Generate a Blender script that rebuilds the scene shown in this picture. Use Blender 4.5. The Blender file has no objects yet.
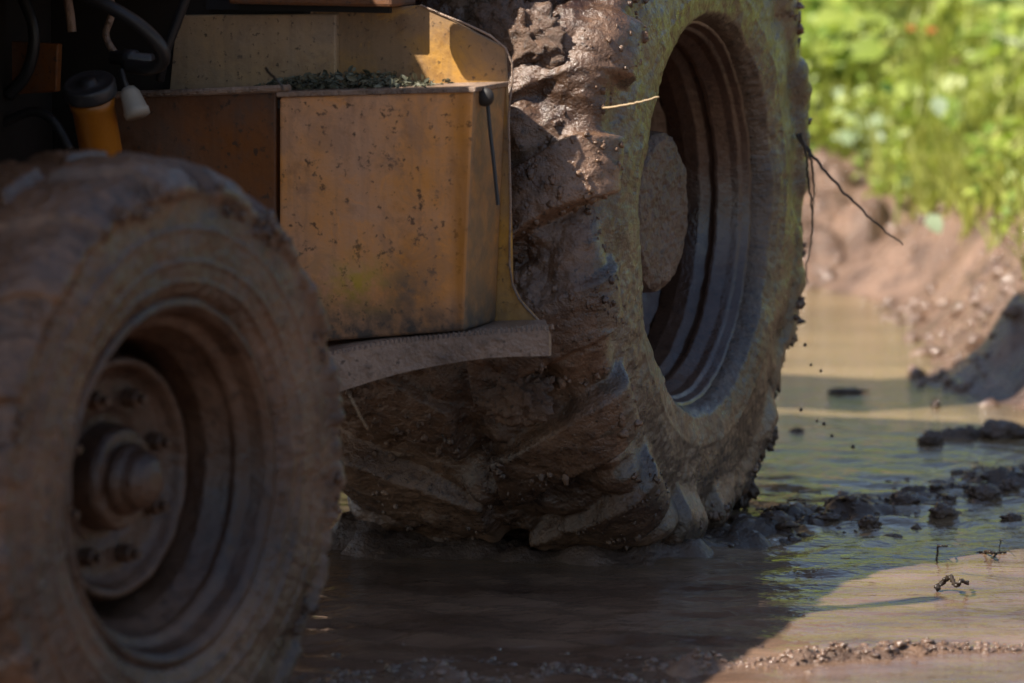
import bpy, bmesh, math, random
import numpy as np
from mathutils import Vector, Matrix
random.seed(7); rng = np.random.default_rng(11)
S = bpy.context.scene; C = S.collection
R = math.radians

# ------------------------------------------------------------------ camera numbers
F = 4262.0; H = 1.54; PITCH = R(7.32); W_, H_ = 1024, 683
def ray(px, py):
    x = (px - W_/2)/F; y = -(py - H_/2)/F
    c, s = math.cos(PITCH), math.sin(PITCH)
    return Vector((x, c + y*s, -s + y*c))
def pg(px, py, z=0.0):
    d = ray(px, py); t = (z - H)/d.z
    return Vector((d.x*t, d.y*t, z))
def pd(px, py, Y):
    d = ray(px, py); t = Y/d.y
    return Vector((d.x*t, Y, H + d.z*t))

# ------------------------------------------------------------------ vehicle frame: u outwards, v backwards, z up
TH = R(68.4); A = Vector((math.sin(TH), -math.cos(TH), 0)); B = Vector((math.cos(TH), math.sin(TH), 0))
SINK = 0.042; RR = 0.72; RF = 0.50
O = pg(706, 214, RR - SINK); O.z = 0
def loc(w): d = w - O; return Vector((d.dot(A), d.dot(B), w.z))
def pv(px, py, v):
    d = ray(px, py); o = Vector((0, 0, H)) - O
    t = (v - o.dot(B))/d.dot(B)
    return loc(Vector((0, 0, H)) + d*t)

# ------------------------------------------------------------------ noise (numpy gradient noise)
_P = np.random.default_rng(5).permutation(256).astype(np.int64); _P = np.concatenate([_P, _P, _P])
_G = np.random.default_rng(6).normal(size=(256, 3)); _G /= np.linalg.norm(_G, axis=1)[:, None]
def perlin(x, y, z):
    x, y, z = np.broadcast_arrays(np.asarray(x, float), np.asarray(y, float), np.asarray(z, float))
    xi, yi, zi = np.floor(x).astype(np.int64), np.floor(y).astype(np.int64), np.floor(z).astype(np.int64)
    xf, yf, zf = x - xi, y - yi, z - zi
    f = lambda t: t*t*t*(t*(t*6 - 15) + 10)
    u, v, w = f(xf), f(yf), f(zf)
    out = 0
    for i in (0, 1):
        for j in (0, 1):
            for k in (0, 1):
                h = _P[_P[_P[(xi + i) & 255] + ((yi + j) & 255)] + ((zi + k) & 255)]
                g = _G[h]
                d = g[..., 0]*(xf - i) + g[..., 1]*(yf - j) + g[..., 2]*(zf - k)
                out = out + d*(u if i else 1 - u)*(v if j else 1 - v)*(w if k else 1 - w)
    return out*1.5
def fbm(x, y, z, s=1, o=4, g=.5):
    a, t = 1.0, 0
    for k in range(o):
        t = t + a*perlin(x*s + 17.3*k, y*s - 9.1*k, z*s + 3.7*k); s *= 2.03; a *= g
    return t
def billow(x, y, z, s=1, o=3, g=.5):
    a, t = 1.0, 0
    for k in range(o):
        t = t + a*np.abs(perlin(x*s + 7.3*k, y*s + 5.1*k, z*s - 2.7*k)); s *= 2.03; a *= g
    return t
def sst(a, b, x):
    t = np.clip((x - a)/(b - a), 0, 1); return t*t*(3 - 2*t)
def cellular(x, y, s):
    # rounded lumps: 1 at a cell's centre, 0 at its edge
    x = x*s; y = y*s; xi = np.floor(x).astype(np.int64); yi = np.floor(y).astype(np.int64)
    best = np.full(x.shape, 9.0)
    for i in (-1, 0, 1):
        for j in (-1, 0, 1):
            h = _P[_P[(xi + i) & 255] + ((yi + j) & 255)]
            cx = xi + i + (h % 16)/16.0; cy = yi + j + (h//16)/16.0
            best = np.minimum(best, (x - cx)**2 + (y - cy)**2)
    return np.clip(1 - best, 0, 1)
def domes(x, y, s):
    q = np.clip(1.45*cellular(x, y, s) - .45, 0, 1); return q**.8

# ------------------------------------------------------------------ object helpers
def mesh_obj(name, me, mat, parent=None, smooth=True):
    o = bpy.data.objects.new(name, me); C.objects.link(o)
    if mat: me.materials.append(mat)
    if smooth: me.polygons.foreach_set('use_smooth', [True]*len(me.polygons))
    if parent: o.parent = parent
    return o
def from_np(name, V, Fq):
    me = bpy.data.meshes.new(name); V = np.asarray(V, float); Fq = np.asarray(Fq)
    n = Fq.shape[1]
    me.vertices.add(len(V)); me.vertices.foreach_set('co', V.ravel())
    me.loops.add(Fq.size); me.loops.foreach_set('vertex_index', Fq.ravel().astype(np.int32))
    me.polygons.add(len(Fq)); me.polygons.foreach_set('loop_start', np.arange(0, Fq.size, n, dtype=np.int32))
    me.update(calc_edges=True); me.validate(); return me
def grid(name, P, wrap=False):
    n, m, _ = P.shape
    i = np.arange(n if wrap else n - 1)[:, None]; j = np.arange(m - 1)[None, :]
    a = i*m + j; b = ((i + 1) % n)*m + j
    q = np.stack([a, b, b + 1, a + 1], -1).reshape(-1, 4)
    return from_np(name, P.reshape(-1, 3), q)
def bm_obj(name, bm, mat, parent=None, smooth=False):
    me = bpy.data.meshes.new(name); bmesh.ops.recalc_face_normals(bm, faces=bm.faces)
    bm.to_mesh(me); bm.free(); return mesh_obj(name, me, mat, parent, smooth)
def tag(o, label=None, cat=None, group=None, kind=None):
    for k, v in (('label', label), ('category', cat), ('group', group), ('kind', kind)):
        if v: o[k] = v
    return o
def empty(name, loc=(0, 0, 0), rz=0, parent=None):
    o = bpy.data.objects.new(name, None); C.objects.link(o); o.location = loc; o.rotation_euler.z = rz
    o.empty_display_size = .1
    if parent: o.parent = parent
    return o
def box(bm, lo, hi, bevel=0.0):
    r = bmesh.ops.create_cube(bm, size=1); vs = r['verts']
    for v in vs:
        v.co = Vector([lo[k] + (v.co[k] + .5)*(hi[k] - lo[k]) for k in range(3)])
    if bevel:
        es = list({e for v in vs for e in v.link_edges})
        bmesh.ops.bevel(bm, geom=es, offset=bevel, segments=2, affect='EDGES', profile=.5)
def prism(bm, pts, depth, bevel=0.0):
    """pts: list of Vector (coplanar), extruded by the vector depth"""
    a = [bm.verts.new(p) for p in pts]; b = [bm.verts.new(p + depth) for p in pts]
    n = len(pts); fs = [bm.faces.new(a), bm.faces.new(b[::-1])]
    for i in range(n): fs.append(bm.faces.new((a[i], b[i], b[(i + 1) % n], a[(i + 1) % n])))
    bmesh.ops.recalc_face_normals(bm, faces=fs)
    if bevel:
        es = list({e for f in fs for e in f.edges})
        bmesh.ops.bevel(bm, geom=es, offset=bevel, segments=2, affect='EDGES', profile=.5)
def tube(bm, pts, rad, seg=8, cap=True):
    pts = [Vector(p) for p in pts]; n = len(pts)
    rs = rad if isinstance(rad, (list, tuple)) else [rad]*n
    rings = []; up = Vector((.31, .22, .93))
    for i, p in enumerate(pts):
        t = (pts[min(i + 1, n - 1)] - pts[max(i - 1, 0)]).normalized()
        x = t.cross(up); x = x.normalized() if x.length > 1e-4 else t.orthogonal().normalized()
        y = t.cross(x)
        rings.append([bm.verts.new(p + (x*math.cos(k*2*math.pi/seg) + y*math.sin(k*2*math.pi/seg))*rs[i]) for k in range(seg)])
    for i in range(n - 1):
        for k in range(seg):
            bm.faces.new((rings[i][k], rings[i][(k + 1) % seg], rings[i + 1][(k + 1) % seg], rings[i + 1][k]))
    if cap: bm.faces.new(rings[0][::-1]); bm.faces.new(rings[-1])
def smooth_path(pts, k=8):
    P = [Vector(p) for p in pts]; P = [P[0]*2 - P[1]] + P + [P[-1]*2 - P[-2]]; out = []
    for i in range(1, len(P) - 2):
        for s in range(k):
            t = s/k; a, b, c, d = P[i - 1:i + 3]
            out.append(.5*((2*b) + (c - a)*t + (2*a - 5*b + 4*c - d)*t*t + (3*b - a - 3*c + d)*t**3))
    out.append(P[-2]); return out

# ------------------------------------------------------------------ material helpers
class NT:
    def __init__(s, name):
        s.m = bpy.data.materials.new(name); s.m.use_nodes = True; s.t = s.m.node_tree; s.n = s.t.nodes; s.l = s.t.links
        s.b = s.n['Principled BSDF']; s.tc = s.n.new('ShaderNodeTexCoord')
    def co(s, scale=(1, 1, 1), src='Object'):
        mp = s.n.new('ShaderNodeMapping'); mp.inputs['Scale'].default_value = scale
        s.l.new(s.tc.outputs[src], mp.inputs[0]); return mp.outputs[0]
    def noise(s, scale, detail=5, rough=.55, co=None, dist=0):
        t = s.n.new('ShaderNodeTexNoise'); t.inputs['Scale'].default_value = scale; t.inputs['Detail'].default_value = detail
        t.inputs['Roughness'].default_value = rough; t.inputs['Distortion'].default_value = dist
        s.l.new(co if co is not None else s.tc.outputs['Object'], t.inputs['Vector']); return t.outputs['Fac']
    def vor(s, scale, co=None, feat='F1'):
        t = s.n.new('ShaderNodeTexVoronoi'); t.inputs['Scale'].default_value = scale; t.feature = feat
        s.l.new(co if co is not None else s.tc.outputs['Object'], t.inputs['Vector']); return t.outputs['Distance']
    def ramp(s, fac, stops):
        r = s.n.new('ShaderNodeValToRGB'); e = r.color_ramp.elements
        while len(e) < len(stops): e.new(.5)
        for k, (p, c) in enumerate(stops):
            e[k].position = p; e[k].color = (*c, 1) if isinstance(c, tuple) else (c, c, c, 1)
        s.l.new(fac, r.inputs[0]); return r.outputs[0]
    def mix(s, fac, a, b):
        m = s.n.new('ShaderNodeMix'); m.data_type = 'RGBA'
        for v, i in ((fac, 0), (a, 6), (b, 7)):
            if isinstance(v, tuple): m.inputs[i].default_value = (*v, 1)
            elif isinstance(v, (int, float)): m.inputs[i].default_value = v
            else: s.l.new(v, m.inputs[i])
        return m.outputs[2]
    def math(s, op, a, b=0.0):
        m = s.n.new('ShaderNodeMath'); m.operation = op
        for v, i in ((a, 0), (b, 1)):
            if isinstance(v, (int, float)): m.inputs[i].default_value = v
            else: s.l.new(v, m.inputs[i])
        return m.outputs[0]
    def xyz(s, src='Object'):
        x = s.n.new('ShaderNodeSeparateXYZ'); s.l.new(s.tc.outputs[src], x.inputs[0]); return x.outputs
    def bump(s, h, dist=.01, strength=1.0, prev=None):
        b = s.n.new('ShaderNodeBump'); b.inputs['Distance'].default_value = dist; b.inputs['Strength'].default_value = strength
        s.l.new(h, b.inputs['Height'])
        if prev is not None: s.l.new(prev, b.inputs['Normal'])
        return b.outputs[0]
    def set(s, **k):
        for n, v in k.items():
            n = {'color': 'Base Color', 'rough': 'Roughness', 'metal': 'Metallic', 'normal': 'Normal', 'spec': 'Specular IOR Level',
                 'ior': 'IOR', 'alpha': 'Alpha', 'coat': 'Coat Weight', 'coatr': 'Coat Roughness', 'trans': 'Transmission Weight'}[n]
            i = s.b.inputs[n]
            if isinstance(v, tuple): i.default_value = (*v, 1)
            elif isinstance(v, (int, float)): i.default_value = v
            else: s.l.new(v, i)
        return s.m

def mud_mat(name, dark, light, r0, r1, bscale=1.0, spec=.5, speck=True, radial=0, coat=.7):
    t = NT(name)
    n1 = t.noise(4.5, 6, .6); n2 = t.noise(38, 5, .6); n3 = t.noise(130, 4, .6)
    c = t.mix(t.ramp(n1, [(.34, 0.0), (.66, 1.0)]), dark, light)
    c = t.mix(t.math('MULTIPLY', t.ramp(n2, [(.5, 0.0), (.68, 1.0)]), .55), c, tuple(x*.55 for x in dark))
    if speck:
        sp = t.ramp(t.noise(75, 3, .5), [(.64, 0.0), (.70, 1.0)])
        c = t.mix(t.math('MULTIPLY', sp, .7), c, tuple(x*.28 for x in dark))
    rough = t.ramp(t.noise(9, 5, .6), [(.36, r0), (.64, r1)])
    b = None
    if radial:                                     # fine cracks and runs that follow the wheel's radius
        x = t.xyz(); ang = t.math('ARCTAN2', x['Z'], x['Y']); rad = t.math('SQRT', t.math('ADD', t.math('MULTIPLY', x['Z'], x['Z']), t.math('MULTIPLY', x['Y'], x['Y'])))
        cv = t.n.new('ShaderNodeCombineXYZ'); t.l.new(t.math('MULTIPLY', ang, 14.0), cv.inputs[0]); t.l.new(t.math('MULTIPLY', rad, 9.0), cv.inputs[1]); t.l.new(t.math('MULTIPLY', x['X'], 9.0), cv.inputs[2])
        st = t.noise(2.6, 6, .7, cv.outputs[0], .3)
        c = t.mix(t.math('MULTIPLY', t.ramp(st, [(.56, 0.0), (.63, 1.0)]), radial), c, tuple(v*.35 for v in dark))
        c = t.mix(t.math('MULTIPLY', t.ramp(st, [(.36, 1.0), (.43, 0.0)]), radial*.6), c, tuple(min(v*1.5, .5) for v in light))
        b = t.bump(st, .006, .7)
    b = t.bump(n2, .012*bscale, .8, b); b = t.bump(n3, .004*bscale, .8, b)
    w_ = t.ramp(t.noise(6, 5, .6), [(.36, coat), (.66, coat*.25)])
    m = t.set(color=c, rough=rough, normal=b, spec=spec, coat=w_, coatr=.13); t.l.new(b, t.b.inputs['Coat Normal']); return m

M = {}
M['tread_mud'] = mud_mat('tread_mud', (.034, .0145, .0075), (.215, .121, .070), .18, .42, .85, radial=.2, coat=.5)
M['side_mud'] = mud_mat('side_mud', (.052, .031, .018), (.12, .077, .047), .22, .42, .6, radial=.75, coat=.9)
M['front_mud'] = mud_mat('front_mud', (.036, .016, .0075), (.15, .077, .041), .26, .5, .7, radial=.6, coat=.4)
M['rim_mud'] = mud_mat('rim_mud', (.034, .015, .008), (.085, .044, .026), .25, .4, .3, coat=.7)
M['front_rim_mud'] = mud_mat('front_rim_mud', (.026, .011, .0055), (.105, .054, .030), .38, .6, .5, coat=.12)
M['hub_mud'] = mud_mat('hub_mud', (.08, .047, .033), (.19, .12, .082), .4, .6, 1.6, coat=.25)
M['clod'] = mud_mat('clod', (.038, .021, .013), (.105, .062, .039), .2, .42, 1.2, speck=False, coat=.6)

def paint(name, base, dirt, dirt_lo, dirt_hi, rusty=.3, extra=None):
    t = NT(name)
    big = t.noise(3.2, 6, .62); med = t.noise(14, 6, .65); fine = t.noise(70, 5, .6)
    c = t.mix(t.ramp(big, [(dirt_lo, 0.0), (dirt_hi, 1.0)]), base, dirt)
    streak = t.noise(20, 4, .6, t.co((2.0, 2.0, .12)))
    c = t.mix(t.math('MULTIPLY', t.ramp(streak, [(.5, 0.0), (.72, 1.0)]), .45), c, tuple(x*.62 for x in dirt))
    c = t.mix(t.math('MULTIPLY', t.ramp(med, [(.54, 0.0), (.70, 1.0)]), rusty), c, (.10, .036, .012))
    c = t.mix(t.math('MULTIPLY', t.ramp(fine, [(.59, 0.0), (.665, 1.0)]), .8), c, (.045, .030, .022))
    sc = t.noise(11, 9, .75, None, .8); c = t.mix(t.math('MULTIPLY', t.ramp(sc, [(.50, 0.0), (.60, 1.0)]), .42), c, tuple(x*.5 + .03 for x in dirt))
    c = t.mix(t.math('MULTIPLY', t.ramp(sc, [(.36, 1.0), (.43, 0.0)]), .35), c, tuple(min(1, x*1.25) for x in base))
    if extra: c = extra(t, c)
    b = t.bump(med, .004, .5); b = t.bump(fine, .002, .6, b)
    return t.set(color=c, rough=t.ramp(big, [(.35, .42), (.65, .68)]), normal=b, spec=.4)
M['paint'] = paint('worn_yellow_paint', (.52, .26, .035), (.27, .165, .085), .28, .50, .6)
def tank_extra(t, c):
    x = t.xyz()
    g = lambda o, mu, s: t.math('POWER', 2.718, t.math('MULTIPLY', t.math('POWER', t.math('DIVIDE', t.math('SUBTRACT', o, mu), s), 2.0), -1.0))
    n = t.noise(26, 5, .65)
    # bright rubbed patch low down and a grey scuffed blot beside it
    y = t.math('MULTIPLY', t.math('MULTIPLY', g(x['X'], -.36, .075), g(x['Z'], .61, .05)), t.ramp(n, [(.4, 0.0), (.6, 1.0)]))
    c = t.mix(t.math('MULTIPLY', y, .9), c, (.50, .34, .03))
    y = t.math('MULTIPLY', t.math('MULTIPLY', g(x['X'], -.265, .05), g(x['Z'], .615, .042)), t.ramp(n, [(.3, .3), (.55, 1.0)]))
    c = t.mix(t.math('MULTIPLY', y, .85), c, (.10, .092, .082))
    # orange run down the outer corner
    y = t.math('MULTIPLY', g(x['X'], -.150, .018), t.ramp(t.noise(9, 3, .5, t.co((3, 3, .4))), [(.3, .4), (.6, 1.0)]))
    c = t.mix(t.math('MULTIPLY', y, .85), c, (.40, .15, .012))
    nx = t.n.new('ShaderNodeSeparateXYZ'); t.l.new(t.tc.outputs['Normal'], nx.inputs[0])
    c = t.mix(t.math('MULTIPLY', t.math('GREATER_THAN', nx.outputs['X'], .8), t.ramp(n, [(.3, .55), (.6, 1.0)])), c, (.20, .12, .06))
    # splashed wet mud along the foot
    y = t.math('MULTIPLY', t.ramp(x['Z'], [(.545, 1.0), (.62, 0.0)]), t.ramp(n, [(.35, .4), (.6, 1.0)]))
    return t.mix(y, c, (.075, .06, .05))
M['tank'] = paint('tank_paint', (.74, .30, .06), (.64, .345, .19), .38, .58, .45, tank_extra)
M['rusty'] = paint('rusty_panel_paint', (.19, .066, .016), (.13, .068, .040), .40, .62, .95)
M['upper'] = paint('dusty_panel_paint', (.44, .27, .12), (.38, .26, .16), .36, .6, .35)
M['step'] = mud_mat('step_mud', (.13, .085, .06), (.36, .245, .175), .4, .65, 1.0, coat=.2)
def plain(name, col, rough, metal=0, spec=.5, bs=40, bd=.002, var=.35):
    t = NT(name); n = t.noise(bs, 5, .6)
    c = t.mix(t.ramp(t.noise(7, 5, .6), [(.35, 0.0), (.65, 1.0)]), tuple(x*(1 - var) for x in col), col)
    return t.set(color=c, rough=rough, metal=metal, spec=spec, normal=t.bump(n, bd, .6))
M['shade_metal'] = plain('shade_dark_metal', (.022, .017, .014), .6)  # dark metal; the engine bay's shade is put into its colour
M['rubber'] = plain('black_rubber', (.022, .022, .024), .45)
M['cap'] = plain('cap_plastic', (.035, .037, .042), .38)
M['resin'] = plain('orange_reservoir_plastic', (.42, .15, .012), .35)
M['white'] = plain('grubby_white_plastic', (.42, .38, .32), .5)
M['glass'] = plain('tinted_cab_glass', (.012, .014, .015), .06)
M['steel'] = plain('bare_scraped_steel', (.30, .28, .27), .4, .7)
M['root'] = plain('dark_wet_root', (.030, .020, .013), .45)
M['straw'] = plain('pale_straw', (.42, .30, .17), .6)

def leaf_mat(name, c0, c1, rough=.45, trans=.35):
    t = NT(name)
    oi = t.n.new('ShaderNodeNewGeometry')
    c = t.mix(oi.outputs['Random Per Island'], c0, c1)
    t.set(color=c, rough=rough, spec=.5)
    tr = t.n.new('ShaderNodeBsdfTranslucent'); mx = t.n.new('ShaderNodeMixShader'); mx.inputs[0].default_value = trans
    hs = t.n.new('ShaderNodeHueSaturation'); hs.inputs['Value'].default_value = 1.5; hs.inputs['Saturation'].default_value = 1.1
    t.l.new(c, hs.inputs['Color']); t.l.new(hs.outputs[0], tr.inputs[0])
    t.l.new(t.b.outputs[0], mx.inputs[1]); t.l.new(tr.outputs[0], mx.inputs[2])
    t.l.new(mx.outputs[0], t.n['Material Output'].inputs[0]); return t.m
M['leaf'] = leaf_mat('weed_leaf', (.14, .21, .025), (.33, .38, .07))
M['grass'] = leaf_mat('grass_blade', (.20, .24, .04), (.42, .42, .12), .5)
M['pale_leaf'] = leaf_mat('pale_leaf', (.24, .31, .17), (.34, .40, .26), .4, .2)
M['dark_leaf'] = leaf_mat('dark_leaf', (.03, .07, .012), (.05, .10, .016), .4)
M['petal'] = leaf_mat('orange_petal', (.42, .13, .02), (.48, .17, .03), .5)
M['litter'] = leaf_mat('dry_litter', (.05, .055, .035), (.17, .16, .10), .6, .1)

# ------------------------------------------------------------------ ground
SHORE = [(-60, 20), (-20, 15), (-3, 13.7), (.4, 13.5), (.95, 13.3), (1.16, 12.9), (1.16, 11.9), (1.12, 11.1), (1.30, 10.62), (2.5, 10.0), (5, 8.8), (10, 5.5), (20, -2), (40, -30)]
def shore_dist(x, y):
    best = np.full(x.shape, 1e9); sgn = np.ones(x.shape)
    for (ax, ay), (bx, by) in zip(SHORE[:-1], SHORE[1:]):
        dx, dy = bx - ax, by - ay; L = dx*dx + dy*dy
        t = np.clip(((x - ax)*dx + (y - ay)*dy)/L, 0, 1)
        d = np.hypot(x - ax - t*dx, y - ay - t*dy)
        s = np.sign(dx*(y - ay) - dy*(x - ax)); better = d < best - 1e-9
        best = np.where(better, d, best); sgn = np.where(better, s, sgn)
    return best*sgn
def seg_dist(x, y, pts):
    best = np.full(x.shape, 1e9)
    for (ax, ay), (bx, by) in zip(pts[:-1], pts[1:]):
        dx, dy = bx - ax, by - ay; L = dx*dx + dy*dy
        t = np.clip(((x - ax)*dx + (y - ay)*dy)/L, 0, 1)
        best = np.minimum(best, np.hypot(x - ax - t*dx, y - ay - t*dy))
    return best
def P2(px, py): p = pg(px, py); return (p.x, p.y)
RIDGE = [P2(748, 533), P2(800, 518), P2(880, 504), P2(960, 492), P2(1024, 478), P2(1180, 455), P2(1500, 430)]
RIDGE2 = [P2(965, 437), P2(1024, 432), P2(1150, 425)]
FRONT = [P2(690, 668), P2(740, 664), P2(860, 655), P2(1024, 648), P2(1300, 640)]
FRONT2 = [P2(250, 690), P2(420, 668), P2(560, 676)]
PUSH = [P2(375, 545), P2(420, 540), P2(480, 548)]
HEAP = [P2(368, 548), P2(450, 552), P2(560, 556), P2(630, 554), P2(675, 549)]
def land(x, y):
    d = shore_dist(x, y); wr = sst(.85, 1.2, x + .0*y)*sst(13.6, 12.8, y) + sst(2.0, 3.0, x); wr = np.clip(wr, 0, 1)
    dp = np.maximum(d, 0)
    right = .25*sst(0, .36, dp) + .23*np.maximum(dp - .2, 0); back = .03*sst(0, .2, dp) + .25*dp
    z = np.where(d > 0, wr*right + (1 - wr)*back, -.05*sst(0, .35, -d))
    z = np.where(dp > 18, z*0 + 4.6 + .05*(dp - 18), z)
    near = (np.abs(x - .8) < 3.2) & (y > 5.5) & (y < 17)
    n = np.zeros(x.shape); xs, ys = x[near], y[near]; dd = d[near]
    bank = sst(-.05, .3, dd)
    lump = .05*fbm(xs, ys, 0, 2.3, 3) + bank*(.10*sst(-.3, .5, fbm(xs, ys, 4, 3, 2))*domes(xs + .03*fbm(xs, ys, 3, 9, 2), ys, 6) + .05*domes(xs + 5 + .02*fbm(xs, ys, 3, 19, 2), ys + 3, 15) + .03*fbm(xs, ys, 2, 12, 4, .6))
    n[near] = lump*sst(-.1, .35, dd)
    bk = (1 - wr[near])
    n[near] += -bk*bank*.012*cellular(xs, ys, 14)
    wx_ = xs + .025*fbm(xs, ys, 1, 14, 3); wy_ = ys + .025*fbm(xs, ys, 8, 14, 3)
    g1 = sst(-.25, .45, fbm(xs, ys, 5.0, 4.5, 3)); g2 = sst(-.1, .4, fbm(xs, ys, 6.0, 9, 2)); fr = fbm(xs, ys, 2.0, 30, 3)
    def band(pts, w, h, low, k1, k2, sx=1.0):
        d_ = seg_dist(xs + .04*fbm(xs, ys, 9, 5, 2), ys + .05*fbm(xs, ys, 4, 5, 2), pts); g = np.exp(-(d_/w)**2)
        return g*h*(low + .75*g1*domes(wx_*sx, wy_, k1) + .55*g2*domes(wx_*sx + 9, wy_, k2) + .22*fr)
    n[near] += band(RIDGE, .17, .038, 1.36, 13, 28, .55) + band(RIDGE2, .10, .046, 1.1, 13, 28, .6) + band(FRONT, .07, .028, 1.62, 30, 46) + band(FRONT2, .22, .024, 1.62, 30, 46) + band(PUSH, .12, .030, .6, 14, 30, .7) + band(HEAP, .13, .040, 1.62, 12, 26, .7)
    return z + n
def axis(parts):
    out = []
    for a, b, s in parts: out.append(np.arange(a, b, s))
    return np.unique(np.round(np.concatenate(out), 4))
gx = axis([(-70, -8, 6), (-8, -1.3, .5), (-1.3, -.5, .04), (-.5, 1.9, .0115), (1.9, 3.2, .045), (3.2, 10, .4), (10, 90, 5)])
gy = axis([(-60, 4, 4), (4, 6.9, .1), (6.9, 10.8, .0135), (10.8, 14.6, .026), (14.6, 18, .09), (18, 40, 1), (40, 161, 8)])
X, Y = np.meshgrid(gx, gy, indexing='ij'); Z = land(X, Y)
Z = np.where((Y < 3) & (shore_dist(X, Y) < 0), np.maximum(Z, .10*sst(3, 0, Y) - .05), Z)
Z = np.where((X < -5) & (shore_dist(X, Y) < 0), np.maximum(Z, .15*sst(-5, -8, X) - .05), Z)
t = NT('wet_mud')
n1 = t.noise(2.2, 6, .6); n2 = t.noise(30, 6, .62); n3 = t.noise(110, 4, .6)
c = t.mix(t.ramp(n1, [(.35, 0.0), (.65, 1.0)]), (.12, .070, .044), (.25, .152, .10))
c = t.mix(t.math('MULTIPLY', t.ramp(n2, [(.52, 0.0), (.7, 1.0)]), .5), c, (.07, .042, .028))
an = t.n.new('ShaderNodeAttribute'); an.attribute_name = 'churned'; c = t.mix(an.outputs['Fac'], c, t.mix(n2, (.03, .020, .014), (.09, .058, .039)))  # ridge mud darker: its shade is painted into the churned colour
c = t.mix(t.math('MULTIPLY', t.ramp(t.noise(7, 5, .65), [(.47, 0.0), (.6, 1.0)]), .65), c, (.055, .032, .021))
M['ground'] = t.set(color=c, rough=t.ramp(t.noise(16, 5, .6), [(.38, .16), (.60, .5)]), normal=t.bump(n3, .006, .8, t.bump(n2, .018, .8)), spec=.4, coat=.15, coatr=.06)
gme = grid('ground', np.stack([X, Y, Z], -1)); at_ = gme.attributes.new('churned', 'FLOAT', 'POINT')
at_.data.foreach_set('value', np.clip(np.exp(-(seg_dist(X, Y, RIDGE)/.22)**2) + np.exp(-(seg_dist(X, Y, RIDGE2)/.2)**2) + .8*np.exp(-(seg_dist(X, Y, HEAP)/.2)**2), 0, 1).ravel())  # darkening mask: painted shade of the ridges, and the dark heap
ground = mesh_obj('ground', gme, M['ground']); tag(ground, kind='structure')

# water: a sheet of muddy water whose ripples are real where it is churned
wx = axis([(-40, -1.3, 2), (-1.3, 1.9, .016), (1.9, 4, .08), (4, 30, 2)]); wy = axis([(-2, 6.9, .5), (6.9, 11, .016), (11, 14.2, .035), (14.2, 22, 1)])
X, Y = np.meshgrid(wx, wy, indexing='ij')
tp = (O.x + .05, O.y)
churn = np.exp(-(seg_dist(X, Y, RIDGE[:5])/.55)**2)*.8 + np.exp(-((Y - 7.7)/.55)**2)*.95*sst(.75, .1, X)+ .15*np.exp(-((Y - 7.7)/.5)**2) + .10
nearw = sst(11.2, 10.2, Y)
wz = .0085*churn*fbm(X*1.0, Y*2.1, 1.0, 5, 4, .55) + .0035*churn*np.sin((np.hypot(X - tp[0], Y - tp[1])*48) + 4*fbm(X, Y, 2, 3, 2))
wz = wz*nearw + .0006*fbm(X, Y*2.5, 4.0, 5, 3)
t = NT('muddy_water')
co = t.co((1.0, 2.2, 1)); n1 = t.noise(9, 4, .5, co, .6); n2 = t.noise(34, 3, .5, co)
cc = t.mix(t.ramp(t.noise(1.6, 5, .55, t.co((.6, 1.8, 1))), [(.38, 0.0), (.62, 1.0)]), (.13, .092, .05), (.22, .155, .082))
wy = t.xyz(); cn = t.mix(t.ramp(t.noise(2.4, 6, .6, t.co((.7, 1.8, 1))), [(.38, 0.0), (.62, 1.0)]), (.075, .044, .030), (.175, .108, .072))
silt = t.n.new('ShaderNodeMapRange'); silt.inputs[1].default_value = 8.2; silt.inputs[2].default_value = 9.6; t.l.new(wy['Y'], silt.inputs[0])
cc = t.mix(silt.outputs[0], cn, cc)                 # reddish silt round the wheels, green bank reflection painted into the yellower water beyond
M['water'] = t.set(color=cc, rough=.045, spec=.5, ior=1.33, normal=t.bump(n2, .003, .6, t.bump(n1, .010, .6)))
water = mesh_obj('water', grid('water', np.stack([X, Y, wz], -1)), M['water']); tag(water, kind='structure')

# ------------------------------------------------------------------ the tractor
veh = empty('tractor', (O.x, O.y, 0), math.atan2(A.y, A.x))
tag(veh, 'mud covered yellow tractor with a big rear wheel standing in a puddle', 'tractor')

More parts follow.
